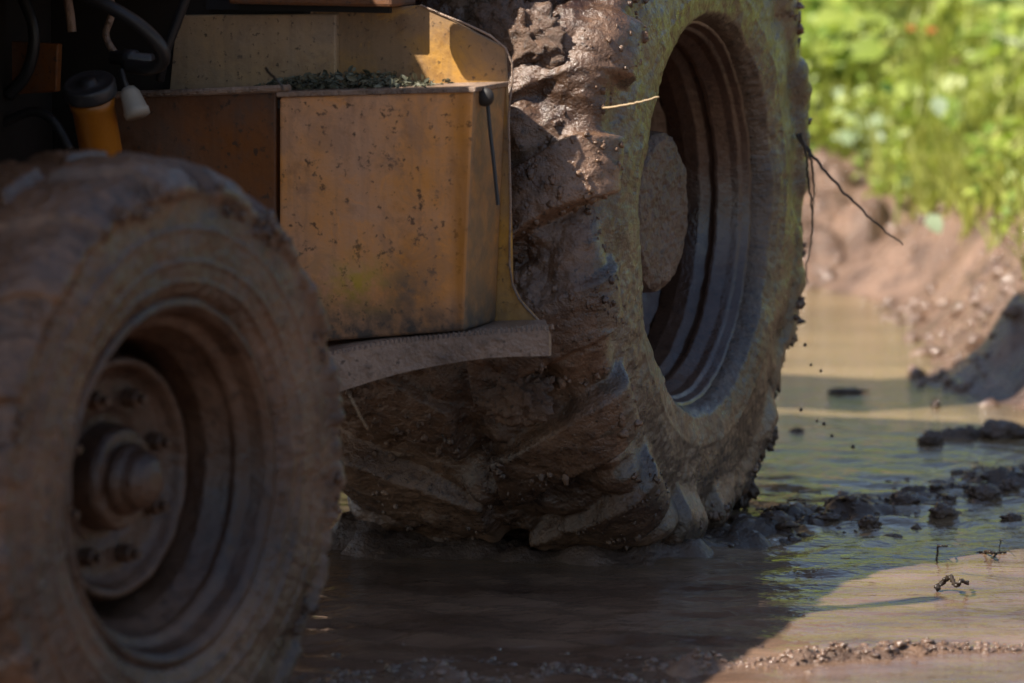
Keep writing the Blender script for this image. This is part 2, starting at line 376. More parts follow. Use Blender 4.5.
def resample(prof, n):
    p = np.array(prof, float); P = smooth_path([Vector((a, b, 0)) for a, b in p], 12)
    q = np.array([[v.x, v.y] for v in P]); s = np.concatenate([[0], np.cumsum(np.hypot(*np.diff(q, axis=0).T))])
    t = np.linspace(0, s[-1], n); return np.stack([np.interp(t, s, q[:, 0]), np.interp(t, s, q[:, 1])], 1)
def tyre(name, prof, n, N, half, uc, lugs, lw, slope, lh, seed, mat, parent, fillamt, smud, Rb, flare=0, side=None):
    q = resample(prof, n); du = np.gradient(q[:, 0]); dr = np.gradient(q[:, 1]); L = np.hypot(du, dr) + 1e-9
    nu, nr = -dr/L, du/L
    if nr[n//2] < 0: nu, nr = -nu, -nr
    th = np.linspace(0, 2*math.pi, N, endpoint=False)[:, None]
    u = q[None, :, 0]; r = q[None, :, 1]
    w = (u - uc)/half; aw = np.abs(w)
    px, py, pz = u + 0*th, -np.cos(th)*r, np.sin(th)*r
    tread = sst(Rb - .10, Rb - .035, r)                      # 1 on the tread, 0 on the sidewall
    ph = th*lugs/(2*math.pi) + slope*aw + np.where(w > 0, .5, 0) + .06*fbm(px, py, pz + seed, 5, 2)
    fr = np.abs(ph - np.floor(ph) - .5)
    lug = sst(lw/2 + .035, lw/2 - .035, fr)*sst(.02, .12, aw)
    sidelug = sst(Rb - (.13 if Rb > .6 else .075), Rb - (.05 if Rb > .6 else .02), r)
    rear = sst(-.1, .45, -np.cos(th)) if Rb > .6 else 0
    h = lh*lug*sidelug*(1 - .82*rear)
    fill = lh*((.40 if Rb > .6 else .20) + fillamt*fbm(px, py, pz + seed, 4.5, 3) + .12*rear)*tread
    k = .010 if Rb > .6 else .004; m = np.maximum(h, fill) + k*np.log1p(np.exp(-np.abs(h - fill)/k))
    disp = m
    lumps = billow(px, py, pz + seed, 8, 3, .45); fine = fbm(px, py, pz + seed, 38, 3)
    gate = sst(-.05, .5, fbm(px, py, pz + 3 + seed, 3.4, 3))
    disp = disp + tread*(((.038 if Rb > .6 else .016)*(lumps - .35)*(.25 + gate))*(1 - .8*lug*(1 - .5*gate)) + .003*fine)
    disp = disp + (1 - tread)*smud*(.010*fbm(px, py, pz + seed, 8, 4) + .0022*fbm(px, py, pz, 55, 2)) 
    # raised rings moulded in the sidewall
    if Rb < .6:
        disp = disp + .008*np.exp(-((r - .461)/.007)**2)*np.where(w > 0, 1, 0)*(1 + .5*fbm(px, py, pz, 30, 2))
    for rr in ((.62, .70) if Rb > .6 else (.64, .70, .80)):
        disp = disp + (1 - tread)*(.002 if Rb > .6 else .0035)*np.exp(-((r/Rb - rr)/.008)**2)
    bead = sst(q[0, 1], q[0, 1] + .03, r); disp = disp*bead
    U = u + nu[None]*disp - flare*sst(-.05, -.5, pz)*sst(.1, -.9, w); RRr = r + nr[None]*disp
    P = np.stack([U + 0*th, -np.cos(th)*RRr, np.sin(th)*RRr], -1)
    me = grid(name, P, True); o = mesh_obj(name, me, mat, parent)
    if side:
        me.materials.append(side)
        m_ = ((r + .03*fbm(px, py, pz, 9, 3) < Rb - .045) & (u > uc)).astype(np.int32)
        me.polygons.foreach_set('material_index', np.ascontiguousarray(m_[:, :-1]).ravel())
    return o
def lathe(name, prof, N, mat, parent, nd=0.0, ns=14, seed=0, sub=0, arc=None):
    q = np.array(prof, float)
    if sub:
        s = np.concatenate([[0], np.cumsum(np.hypot(*np.diff(q, axis=0).T))]); t = np.linspace(0, s[-1], sub)
        q = np.stack([np.interp(t, s, q[:, 0]), np.interp(t, s, q[:, 1])], 1)
    th = np.linspace(0, 2*math.pi, N, endpoint=False)[:, None]; u = q[None, :, 0] + 0*th; r = q[None, :, 1]
    P = np.stack([u, -np.cos(th)*r, np.sin(th)*r], -1)
    if nd:
        n = fbm(P[..., 0] + seed, P[..., 1], P[..., 2], ns, 4, .6)*nd
        P[..., 0] += n; P[..., 1] *= 1 + n*.6; P[..., 2] *= 1 + n*.6
    return mesh_obj(name, grid(name, P, True), mat, parent)

def mud_lump(name, p, size, seed, mat, parent=None, stretch=(1, 1, 1), sub=4, amp=.45):
    bm = bmesh.new(); bmesh.ops.create_icosphere(bm, subdivisions=sub, radius=1)
    co = np.array([v.co[:] for v in bm.verts]); s = seed*3.17
    n = 1 + amp*fbm(co[:, 0] + s, co[:, 1], co[:, 2] - s, 1.5, 4, .58) - .25*billow(co[:, 0], co[:, 1] + s, co[:, 2], 3.0, 2)
    for v, k in zip(bm.verts, n): v.co = Vector([v.co[i]*k*size*stretch[i] for i in range(3)])
    o = bm_obj(name, bm, mat, parent, True); o.location = p; return o

# --- rear wheel (wheel coordinates: X outwards, centre on the axle)
DISC_R = [(-.125, .0), (-.12, .10), (-.122, .165), (-.135, .178), (-.20, .186), (-.235, .20), (-.245, .24), (-.235, .30), (-.215, .335), (-.20, .350)]
rw = lathe('wheel', [(-.262, .0), (-.262, .17)] + DISC_R[5:], 160, M['rim_mud'], veh, .004, 16, 1, 90)
rw.location = (0, 0, RR - SINK); rw['label'] = 'big rear wheel caked in wet mud'
lathe('rim', [(-.20, .352), (-.165, .346), (-.135, .352), (-.118, .366), (-.108, .366), (-.104, .358), (-.096, .359), (-.072, .374), (-.056, .378), (-.050, .386), (-.036, .392), (-.032, .401), (-.040, .412), (-.06, .412)], 220, M['rim_mud'], rw, .0022, 18, 3, 110)
hub = lathe('hub', [(-.092, .0), (-.090, .05), (-.089, .11), (-.092, .150), (-.104, .165), (-.16, .172), (-.25, .180)], 220, M['hub_mud'], rw, .006, 22, 5, 130)
TY_R = [(-.050, .394), (-.014, .408), (.006, .45), (.008, .52), (-.004, .59), (-.018, .634), (-.046, .662), (-.10, .672), (-.18, .680), (-.26, .684), (-.36, .682), (-.44, .679), (-.50, .674), (-.535, .652), (-.548, .60), (-.55, .52), (-.535, .455), (-.492, .410), (-.465, .392)]
tyre('tyre', TY_R, 260, 1050, .24, -.275, 16, .52, -.55, .062, 0.0, M['tread_mud'], rw, .9, .8, .684, .07, M['side_mud'])
# --- front wheel, steered a little
FO = pg(181, 484, RF - SINK); fl = loc(FO)
fw = lathe('wheel', [(-.155, .0), (-.155, .10), (-.148, .115), (-.144, .158), (-.136, .170), (-.122, .178), (-.116, .184), (-.118, .192), (-.15, .200), (-.205, .212), (-.215, .226)], 160, M['front_rim_mud'], veh, .0022, 18, 7, 90)
fw.location = (fl.x, fl.y, RF - SINK); fw.rotation_euler.z = R(60.1 - 68.4); fw['label'] = 'small front wheel with a domed hub cap'
lathe('rim', [(-.215, .226), (-.15, .222), (-.105, .226), (-.085, .238), (-.070, .246), (-.060, .246), (-.054, .250), (-.046, .264), (-.034, .268), (-.020, .272), (-.010, .283), (-.014, .295), (-.04, .297)], 220, M['front_rim_mud'], fw, .003, 16, 9, 110)
lathe('hub', [(-.20, .106), (-.165, .098), (-.155, .088), (-.118, .084), (-.108, .078), (-.106, .05), (-.106, .0)], 96, M['front_rim_mud'], fw, .003, 20, 2, 60)
lathe('hub_cap', [(-.106, .058), (-.098, .059), (-.088, .054), (-.084, .050), (-.066, .044), (-.054, .032), (-.047, .016), (-.045, .0)], 64, M['front_rim_mud'], fw, .002, 20, 4, 40)
def nut_mesh():
    bm = bmesh.new(); bmesh.ops.create_cone(bm, cap_ends=True, segments=6, radius1=.017, radius2=.016, depth=.022)
    bmesh.ops.create_cone(bm, cap_ends=True, segments=12, radius1=.009, radius2=.008, depth=.05)
    bmesh.ops.bevel(bm, geom=list(bm.edges), offset=.0015, segments=1, affect='EDGES')
    bmesh.ops.rotate(bm, verts=bm.verts, matrix=Matrix.Rotation(R(90), 3, 'Y')); return bm
nut = bm_obj('wheel_nut', nut_mesh(), M['front_rim_mud'], fw); nme = nut.data
for k in range(8):
    o = nut if k == 0 else nut.copy()
    if k: C.objects.link(o); o.parent = fw
    a = k*math.pi/4 + .3; o.location = (-.133, math.cos(a)*.135, math.sin(a)*.135)
TY_F = [(-.04, .282), (-.016, .296), (-.004, .325), (.0, .375), (-.003, .415), (-.008, .447), (-.013, .464), (-.030, .480), (-.06, .490), (-.11, .495), (-.165, .497), (-.22, .495), (-.27, .490), (-.30, .480), (-.317, .464), (-.33, .375), (-.322, .325), (-.304, .290), (-.28, .278)]
tyre('tyre', TY_F, 260, 900, .135, -.165, 18, .62, -.42, .022, 21.0, M['front_mud'], fw, .25, .7, .504)

# mud squeezed out past the rear tyre's shoulder, on its far (rear) edge
for k, (ang, rad, sz, st, uu) in enumerate([(160, .715, .036, (1, .9, 1.5), -.06), (146, .71, .022, (1, 1, 1.2), -.05), (178, .71, .030, (1, .8, 1.6), -.07), (188, .70, .026, (1, .7, 2.0), -.06), (196, .705, .030, (.9, .9, 1.7), -.07),
        (204, .72, .040, (.8, 1.1, 1.0), -.06), (209, .70, .034, (.8, .7, 2.0), -.06), (219, .69, .03, (1, .7, 1.8), -.07), (226, .70, .032, (1, .9, 1.6), -.05), (238, .70, .034, (1, .8, 1.6), -.05), (169, .70, .022, (1, .8, 1.5), -.07), (133, .70, .025, (1, 1, 1.3), -.06)]):
    a = R(ang)
    mud_lump('mud_lump', (uu, -math.cos(a)*(rad + .018), math.sin(a)*(rad + .018)), sz*1.15, k + 1, M['clod'], rw, st, 5, .75)
# thick slabs of mud hanging on the front of the tread
for k, (ang, rad, sz, st, uu) in enumerate([(31, .725, .07, (1.5, .5, 1.2), -.17), (40, .72, .05, (1.2, .6, 1.2), -.30), (-24, .71, .06, (1.3, .5, 1.0), -.16)]):
    a = R(ang)
    o = mud_lump('mud_lump', (uu, -math.cos(a)*(rad + .02), math.sin(a)*(rad + .02)), sz, k + 31, M['tread_mud'], rw, st, 5, .38)

# crumbs and rags of mud stuck to the tyres
def splatter(tyre_ob, wheel, n, test, smin, smax, mat, seed):
    V = np.empty(len(tyre_ob.data.vertices)*3); tyre_ob.data.vertices.foreach_get('co', V); V = V.reshape(-1, 3)
    V = V[test(V, np.hypot(V[:, 1], V[:, 2])) & (fbm(V[:, 0] + seed, V[:, 1], V[:, 2], 6, 3) > .12)]
    V = V[rng.choice(len(V), n)]; bm = bmesh.new(); bmesh.ops.create_icosphere(bm, subdivisions=2, radius=1)
    B0 = np.array([v.co[:] for v in bm.verts]); bm.verts.ensure_lookup_table(); F0 = np.array([[v.index for v in f.verts] for f in bm.faces]); bm.free()
    off = rng.uniform(0, 60, (n, 1)); k = 1 + .7*perlin(B0[None, :, 0]*1.2 + off, B0[None, :, 1]*1.2, B0[None, :, 2]*1.2 - off) + .4*perlin(B0[None, :, 0]*2.7, B0[None, :, 1]*2.7 + off, B0[None, :, 2]*2.7)
    sz = smin + (smax - smin)*rng.uniform(0, 1, n)**3
    P = B0[None]*k[..., None]*sz[:, None, None]*rng.uniform(.6, 1.4, (n, 1, 3))*np.array([1, 1, 1.3]) + V[:, None]
    o = mesh_obj('mud_splatter', from_np('mud_splatter', P.reshape(-1, 3), (F0[None] + (np.arange(n)*len(B0))[:, None, None]).reshape(-1, 3)), mat, wheel); o['kind'] = 'stuff'
splatter([c for c in rw.children if c.name.startswith('tyre')][0], rw, 900, lambda V, r: (r > .60) & (V[:, 0] > -.56) & (V[:, 1] < .1), .0022, .0085, M['tread_mud'], 2)
splatter([c for c in rw.children if c.name.startswith('tyre')][0], rw, 700, lambda V, r: (r > .63) & (V[:, 0] > -.12), .0022, .010, M['tread_mud'], 8)
splatter([c for c in fw.children if c.name.startswith('tyre')][0], fw, 500, lambda V, r: (r > .44) & (r < .485) & (V[:, 0] > -.08), .002, .007, M['front_mud'], 5)

# --- bodywork
def poly(pts, v, fix=None): return [pv(x, y, v) for x, y in pts]
VP = -.80; VB = -.965
bm = bmesh.new()
prism(bm, poly([(338, 11), (420, 5), (436, 12), (505, 48), (508, 120), (510, 200), (512, 285), (520, 300), (548, 331), (540, 338), (338, 345)], VP), Vector((0, .010, 0)), .002)
bm_obj('mudguard', bm, M['paint'], veh)
bm = bmesh.new()                                                        # rolled edge of the guard
tube(bm, [p + Vector((.002, -.002, 0)) for p in smooth_path(poly([(420, 5), (505, 48), (508, 120), (510, 200), (512, 285), (548, 331)], VP), 4)], .0022, 6)
bm_obj('guard_edge', bm, M['step'], veh)
bm = bmesh.new()
f0 = poly([(279, 97), (474, 91), (464, 331), (279, 345)], VB)
bk = Vector((0, .163, 0)); prism(bm, f0, bk, .006)
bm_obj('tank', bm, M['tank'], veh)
bm = bmesh.new(); a_, b_ = pv(277, 95, VB), pv(476, 90, VB)
prism(bm, [a_ + Vector((0, -.004, -.004)), b_ + Vector((0, -.004, -.004)), b_ + Vector((.002, -.004, .006)), a_ + Vector((0, -.004, .006))], Vector((0, .168, 0)), .002)
bm_obj('tank_lid', bm, M['step'], veh)
# wire hanging beside the tank
bm = bmesh.new(); tube(bm, smooth_path(poly([(487, 97), (490, 130), (494, 165), (498, 205)], VB + .045)), .004, 6); bm_obj('cable', bm, M['rubber'], veh)
bm = bmesh.new(); c0 = pv(485, 97, VB + .035); bmesh.ops.create_icosphere(bm, subdivisions=3, radius=.018)
for q in bm.verts: q.co = Vector((q.co.x, q.co.y*.6, q.co.z)) + c0
bm_obj('cable_clip', bm, M['shade_metal'], veh, True)
bm = bmesh.new()
prism(bm, poly([(112, 96), (276, 93), (276, 330), (112, 330)], VB + .012), Vector((0, .03, 0)), .004); bm_obj('side_panel', bm, M['rusty'], veh)
bm = bmesh.new(); tube(bm, [pv(112, 95, VB), pv(200, 92, VB), pv(290, 88, VB)], .007, 8); bm_obj('panel_rail', bm, M['step'], veh)
bm = bmesh.new()
prism(bm, [pv(176, 15, VP - .015), pv(336, 14, VP - .015), pv(336, 100, VP - .015), pv(168, 100, VP - .015)], Vector((0, .02, 0)), .004); bm_obj('upper_panel', bm, M['upper'], veh)
# ledge between side panel and upper panel
bm = bmesh.new(); p0, p1 = pv(112, 94, VB), pv(277, 93, VB); box(bm, (p0.x, VB + .02, p0.z - .02), (p1.x, VP, p0.z - .004)); bm_obj('ledge', bm, M['shade_metal'], veh)
# cab sill beam over the panels
bm = bmesh.new(); q0, q1 = pv(228, 2, VP - .06), pv(392, -3, VP - .06); box(bm, (q0.x, VP - .06, q0.z - .004), (q1.x, VP + .06, q0.z + .09), .006); bm_obj('cab_sill', bm, M['rusty'], veh)
bm = bmesh.new(); box(bm, (-.75, VP - .012, pv(300, 11, VP).z), (pv(392, 0, VP).x, VP + .0, pv(300, -10, VP).z)); bm_obj('seal_strip', bm, M['rubber'], veh)
# step: an arched tread plate with a serrated lip
top = smooth_path([(318, 358), (380, 346), (430, 340), (490, 334), (549, 330)], 8); bot = smooth_path([(318, 399), (380, 379), (430, 367), (490, 358), (549, 356)], 8)
bm = bmesh.new(); ra, rb, rc = [], [], []
nst = len(top)
for i, (a, b) in enumerate(zip(top, bot)):
    s = i/(nst - 1); v = -1.09 + .14*s
    P0, P1 = pv(a.x, a.y, v), pv(b.x, b.y, v)
    ra.append((P0, P1))
vs = []
for P0, P1 in ra:
    sh_ = -.42*(VP - P0.y); P2_ = Vector((P0.x + sh_, VP - .005, P0.z)); P3 = Vector((P1.x, P1.y + .012, P1.z)); P4 = Vector((P0.x + sh_, VP - .005, P0.z - .012)); P5 = Vector((P0.x, P0.y + .012, P0.z - .012))
    vs.append([bm.verts.new(p) for p in (P0, P1, P3, P5, P4, P2_)])
for i in range(nst - 1):
    for k in range(6): bm.faces.new((vs[i][k], vs[i][(k + 1) % 6], vs[i + 1][(k + 1) % 6], vs[i + 1][k]))
bm.faces.new(vs[0]); bm.faces.new(vs[-1][::-1])
step = bm_obj('step', bm, M['step'], veh)
bm = bmesh.new()
for row, off in ((0, .004), (1, .03)):
    for i in range(46):
        s = (i + .5*row)/46*(nst - 1); k = min(int(s), nst - 2); P = ra[k][0].lerp(ra[k + 1][0], s - k)
        w = .0042
        m_ = bmesh.ops.create_cone(bm, cap_ends=True, segments=5, radius1=w, radius2=w*.45, depth=.009)
        for q in m_['verts']: q.co += P + Vector((0, off, .0035))
bm_obj('grip_tooth', bm, M['step'], veh)['kind'] = 'stuff'
# engine side, hidden under the bonnet
def vbox(name, lo, hi, mat, bev=.01):
    bm = bmesh.new(); box(bm, lo, hi, bev); return bm_obj(name, bm, mat, veh)
vbox('engine', (-1.6, -2.6, .5), (-1.06, -.86, 1.22), M['shade_metal'])
vbox('chassis', (-1.45, -2.9, .45), (-1.12, 1.2, .72), M['shade_metal'])
vbox('firewall', (-1.75, -.79, .62), (-.55, -.76, 1.24), M['shade_metal'], .002)
vbox('axle', (-1.5, -.09, RR - SINK - .09), (-.26, .09, RR - SINK + .09), M['shade_metal'], .03)
vbox('axle', (-1.45, fl.y - .07, RF - SINK - .07), (fl.x - .2, fl.y + .07, RF - SINK + .07), M['shade_metal'], .03)
# bonnet, loader arm and cab stand above the picture and throw the shade seen in it
bm = bmesh.new(); prism(bm, [Vector((-.72, -1.25, 1.24)), Vector((-.72, -1.25, 1.72)), Vector((-.76, -1.25, 1.80)), Vector((-1.36, -1.25, 1.80)), Vector((-1.40, -1.25, 1.72)), Vector((-1.40, -1.25, 1.24))], Vector((0, -2.2, 0)), .02); bm_obj('bonnet', bm, M['paint'], veh)
bm = bmesh.new(); prism(bm, [Vector((-.35, -1.45, 1.22)), Vector((-.35, -1.45, 1.41)), Vector((-.35, -2.2, 1.46)), Vector((-.35, -3.4, 1.46)), Vector((-.35, -3.4, 1.22)), Vector((-.35, -2.1, 1.25))], Vector((-.13, 0, 0)), .01); bm_obj('loader_arm', bm, M['paint'], veh)
vbox('loader_tower', (-.48, -1.448, 1.20), (-.33, -1.14, 1.345), M['paint'])
bm = bmesh.new(); tube(bm, [(-.36, -1.56, 1.38), (-.36, -1.56, 1.74)], .024, 10); bm_obj('streak_pole', bm, M['shade_metal'], veh)  # unseen pole, added to cast the thin shadow streak on the water
vbox('shade_block', (-.36, -.96, 1.25), (-.26, -.92, 1.31), M['shade_metal'])  # unseen block, added only to shade the guard's top corner
vbox('cowl', (-1.6, -1.33, 1.23), (-.74, -.84, 1.8), M['paint'])
vbox('grille', (-1.4, -3.45, .6), (-.72, -1.85, 1.235), M['shade_metal'])
vbox('cab', (-1.75, -.88, 1.262), (-.36, .10, 1.62), M['paint'])
for (u0, v0) in ((-.42, -.86), (-.42, .02), (-1.74, -.86), (-1.74, .02)): vbox('cab_pillar', (u0, v0, 1.60), (u0 + .07, v0 + .07, 2.62), M['paint'], .008)
vbox('cab_roof', (-1.80, -.95, 2.60), (-.30, .1, 2.76), M['paint'], .03)
vbox('cab_window', (-.395, -.78, 1.63), (-.385, .01, 2.59), M['glass'], 0); vbox('cab_window', (-1.66, .05, 1.63), (-.44, .06, 2.59), M['glass'], 0)
vbox('windscreen', (-1.66, -.84, 1.63), (-.44, -.83, 2.59), M['glass'], 0)
vbox('rear_frame', (-1.6, .12, .75), (-.36, 1.0, 1.25), M['paint'])
vbox('gearbox', (-1.55, .2, .16), (-.75, 1.0, .76), M['paint'])
vbox('boom_post', (-.84, 1.64, .35), (-.42, 1.95, 1.5), M['paint'])
vbox('stabiliser', (-1.5, 1.64, .25), (-.85, 1.95, .85), M['paint'])

# reservoir with its cap, hoses
rc_ = pv(94, 112, -1.16); ax = Vector((.05, -.42, .90)).normalized()
def cyl_obj(name, p0, p1, prof, mat, parent, seg=40):
    p0, p1 = Vector(p0), Vector(p1); d = (p1 - p0); L = d.length; d.normalize(); x = d.orthogonal().normalized(); y = d.cross(x)
    bm = bmesh.new(); rings = []
    for t_, r_ in prof:
        rings.append([bm.verts.new(p0 + d*(t_*L) + (x*math.cos(k*2*math.pi/seg) + y*math.sin(k*2*math.pi/seg))*r_) for k in range(seg)])
    for i in range(len(rings) - 1):
        for k in range(seg): bm.faces.new((rings[i][k], rings[i][(k + 1) % seg], rings[i + 1][(k + 1) % seg], rings[i + 1][k]))
    bm.faces.new(rings[0][::-1]); bm.faces.new(rings[-1]); return bm_obj(name, bm, mat, parent, True)
bot_ = rc_ - ax*.10; top_ = rc_ + ax*.035
res = cyl_obj('reservoir', bot_, top_, [(0, .036), (.1, .040), (.8, .040), (.85, .043), (1, .043)], M['resin'], veh)
cap = cyl_obj('cap', top_ + ax*.001, top_ + ax*.030, [(0, .049), (.15, .0505), (.8, .0505), (.95, .048), (.96, .044), (.9, .040), (.9, .016), (1.15, .014), (1.2, .002)], M['cap'], res)
bm = bmesh.new(); tube(bm, smooth_path([pv(62, -14, -1.2), pv(100, 2, -1.2), pv(138, 24, -1.19), pv(160, 46, -1.17), pv(163, 60, -1.15), pv(152, 68, -1.13), pv(128, 66, -1.1)]), .0135, 10); bm_obj('hose', bm, M['rubber'], veh, True)
bm = bmesh.new(); tube(bm, smooth_path([pv(190, -12, -1.0), pv(178, 20, -1.0), pv(166, 52, -1.0), pv(160, 80, -.98)]), .009, 10); bm_obj('hose', bm, M['rubber'], veh, True)
bm = bmesh.new(); tube(bm, smooth_path([pv(66, -8, -1.1), pv(70, 14, -1.1), pv(72, 32, -1.1)]), .009, 10); bm_obj('hose', bm, M['step'], veh, True)
for pts_, r_, mt in (([(-6, 128), (30, 112), (52, 120), (70, 150)], .010, 'rubber'), ([(20, -10), (34, 30), (28, 70), (8, 96)], .012, 'rubber'), ([(108, -12), (112, 12), (106, 36), (118, 58)], .007, 'step')):
    bm = bmesh.new(); tube(bm, smooth_path([pv(x_, y_, -1.06) for x_, y_ in pts_]), r_, 8); bm_obj('hose', bm, M[mt], veh, True)
bm = bmesh.new(); prism(bm, poly([(-10, 40), (58, 44), (56, 92), (-10, 96)], -1.03), Vector((0, .02, 0)), .003); bm_obj('bracket', bm, M['rusty'], veh)
cyl_obj('pipe_fitting', pv(112, 57, -1.06), pv(152, 61, -1.06), [(0, .014), (.3, .014), (.31, .018), (.6, .018), (.61, .014), (1, .014)], M['cap'], veh, 20)
cyl_obj('connector', pv(128, 88, -1.14), pv(138, 116, -1.15), [(0, .012), (.2, .019), (.75, .023), (.8, .025), (1, .024)], M['white'], veh, 20)
bm = bmesh.new(); tube(bm, smooth_path([pv(121, 70, -1.13), pv(124, 80, -1.14), pv(128, 90, -1.14)]), .006, 8); bm_obj('cable', bm, M['rubber'], veh, True)

# ------------------------------------------------------------------ leaves: numpy soup of folded leaf shapes
def leaf_soup(name, P, size, nrm, mat, asp=.55, fold=.25, yaw=None):
    n = len(P); yaw = rng.uniform(0, 2*math.pi, n) if yaw is None else yaw
    nrm = nrm/np.linalg.norm(nrm, axis=1)[:, None]
    t = np.stack([np.cos(yaw), np.sin(yaw), np.zeros(n)], 1); t -= nrm*np.sum(t*nrm, 1)[:, None]; t /= np.linalg.norm(t, axis=1)[:, None]
    b = np.cross(nrm, t); s = size[:, None]
    v = [P, P + t*s*.3 + b*s*asp*.5 + nrm*s*fold*.4, P + t*s*.72 + b*s*asp*.38 + nrm*s*fold*.3, P + t*s - nrm*s*.12, P + t*s*.72 - b*s*asp*.38 + nrm*s*fold*.3, P + t*s*.3 - b*s*asp*.5 + nrm*s*fold*.4, P + t*s*.5]
    V = np.stack(v, 1).reshape(-1, 3); i = np.arange(n)[:, None]*7
    Fq = np.concatenate([i + np.array([[0, 6, 2, 1]]), i + np.array([[6, 3, 2, 2]])[:, :4]*1, ], 0)
    tri = np.concatenate([i + np.array([[a, b_, c_]]) for a, b_, c_ in ((0, 6, 1), (1, 6, 2), (2, 6, 3), (3, 6, 4), (4, 6, 5), (5, 6, 0))], 0)
    return mesh_obj(name, from_np(name, V, tri), mat, None, False)
def landz(x, y): return land(np.asarray(x, float), np.asarray(y, float))
def scatter(n, x0, x1, y0, y1, dmin, dmin2):
    x = rng.uniform(x0, x1, n); y = rng.uniform(y0, y1, n); d = shore_dist(x, y)
    need = np.where(x > 1.25, dmin2 - .22, np.where(x < 1.05, dmin, dmin + (dmin2 - dmin)*(x - 1.05)/.2)) + .22*fbm(x, y, 0, 3, 3)
    k = d > need; return x[k], y[k]
# near hillside (what the picture sees), then the slope beyond the frame
def cover(name, n, area, smin, smax, hmax, mat, up=.9, asp=.6, dm=1.0, dm2=.55, gate=None):
    x, y = scatter(n, *area, dm, dm2)
    if gate is not None:
        k = gate(x, y); x, y = x[k], y[k]
    h = rng.uniform(0, 1, len(x))**1.3*hmax*(.45 + .9*sst(-.3, .6, fbm(x, y, 1, 2.2, 3))); z = landz(x, y) + h + .01
    nr = np.stack([rng.normal(0, .55, len(x)) - .2, rng.normal(0, .55, len(x)) - .35, np.full(len(x), up)], 1)
    return leaf_soup(name, np.stack([x, y, z], 1), rng.uniform(smin, smax, len(x)), nr, mat, asp)
leafy = lambda x, y: (fbm(x, y, 7, 1.1, 3) + .45*(x < 1.3) + .35*sst(13.2, 15.5, y) + .1*(x > 1.35)*(y < 14) > rng.uniform(-.1, .5, len(x)))
tag(cover('weed_cover', 42000, (.4, 3.0, 10.8, 18), .025, .07, .24, M['leaf'], gate=leafy), 'leafy green weeds spread over the sunlit bank behind the puddle', 'weeds', kind='stuff')
tag(cover('weed_cover', 26000, (-8, 12, 5, 28), .08, .2, .4, M['leaf'], dm=1.2, dm2=.9), 'leafy green weeds on the far slope around the puddle', 'weeds', kind='stuff')
def grass(name, n, area, L0, L1, mat, dm, dm2, gate=None, w=.006):
    x, y = scatter(n, *area, dm, dm2)
    if gate is not None: k = gate(x, y); x, y = x[k], y[k]
    n = len(x); z = landz(x, y); L = rng.uniform(L0, L1, n)[:, None]; a = rng.uniform(0, 2*math.pi, n)
    lean = rng.uniform(.3, 1.3, n)[:, None]; dr = np.stack([np.cos(a) - .2, np.sin(a) - .5, np.zeros(n)], 1); dr /= np.linalg.norm(dr, axis=1)[:, None] + 1e-6
    sd = np.stack([-dr[:, 1], dr[:, 0], np.zeros(n)], 1)*w*rng.uniform(.6, 1.5, n)[:, None]
    P = np.stack([x, y, z], 1); up = np.array([[0, 0, 1.0]]); pts = []
    for s, ww in ((0, 1), (.35, 1), (.7, .75), (1, .12)):
        c = P + up*L*(s - .38*lean*s*s) + dr*L*lean*.62*s**1.6
        pts += [c - sd*ww, c + sd*ww]
    V = np.stack(pts, 1).reshape(-1, 3); i = np.arange(n)[:, None]*8
    q = np.concatenate([i + np.array([[2*k, 2*k + 1, 2*k + 3, 2*k + 2]]) for k in range(3)], 0)
    return mesh_obj(name, from_np(name, V, q), mat, None, True)
grassy = lambda x, y: (fbm(x, y, 3, 1.3, 3) + .35*(x > 1.25) > rng.uniform(-.35, .3, len(x)))
tag(grass('grass', 24000, (.6, 3.0, 10.8, 17), .10, .30, M['grass'], 1.05, .50, grassy), 'fine yellowish grass hanging over the mud bank', 'grass', kind='stuff')

# individual plants one can tell apart on the bank
def plant(px, py, Yd, label, nleaf, size, mat, hgt, cat='weed', group='broad leaved weeds on the bank', name='broad_leaved_weed'):
    p = pd(px, py, Yd); gz = float(landz([p.x], [p.y])[0]); root = empty(name, (p.x, p.y, gz)); tag(root, label, cat, group)
    hgt = max(hgt, p.z - gz + .02)
    bm = bmesh.new(); tube(bm, smooth_path([(0, 0, -.02), (.01, -.01, hgt*.5), (0, -.02, hgt)], 5), [.006 - .004*i/10 for i in range(11)], 6); bm_obj('stem', bm, M['leaf'], root)
    n = nleaf; z = np.linspace(.35, 1, n)*hgt; a = np.arange(n)*2.4
    P = np.stack([np.cos(a)*.015, np.sin(a)*.015, z], 1); nr = np.stack([-np.cos(a)*.3, -np.sin(a)*.3 - .55, np.full(n, .8)], 1)
    lf = leaf_soup('foliage', P, rng.uniform(.8, 1.2, n)*size, nr, mat, .7, .22, a); lf.parent = root
    return root
plant(824, 28, 15.2, 'bright leafy weed at the top, close beside the big tyre', 14, 0.102, M['leaf'], .3)
plant(818, 100, 14.9, 'broad leaved weed low at the left end of the bank, just right of the tyre', 12, 0.082, M['leaf'], .25)
plant(862, 12, 15.6, 'tall weed with drooping leaves at the top edge, left of the orange flowers', 14, 0.095, M['leaf'], .35)
plant(840, 55, 15.0, 'middling weed between the tyre and the orange flowers', 12, 0.088, M['leaf'], .3)
plant(1000, 20, 14.6, 'leafy weed in the top right corner of the bank', 14, 0.075, M['leaf'], .3)
plant(985, 150, 12.9, 'low green weed in the grass at the right edge of the picture', 12, 0.054, M['leaf'], .2)
plant(860, 150, 14.2, 'pale grey green weed at the top of the bare mud path', 9, 0.088, M['pale_leaf'], .12, group=None)
plant(897, 100, 13.6, 'single dark green leaf standing in the middle of the bank', 2, 0.068, M['dark_leaf'], .14, group=None)
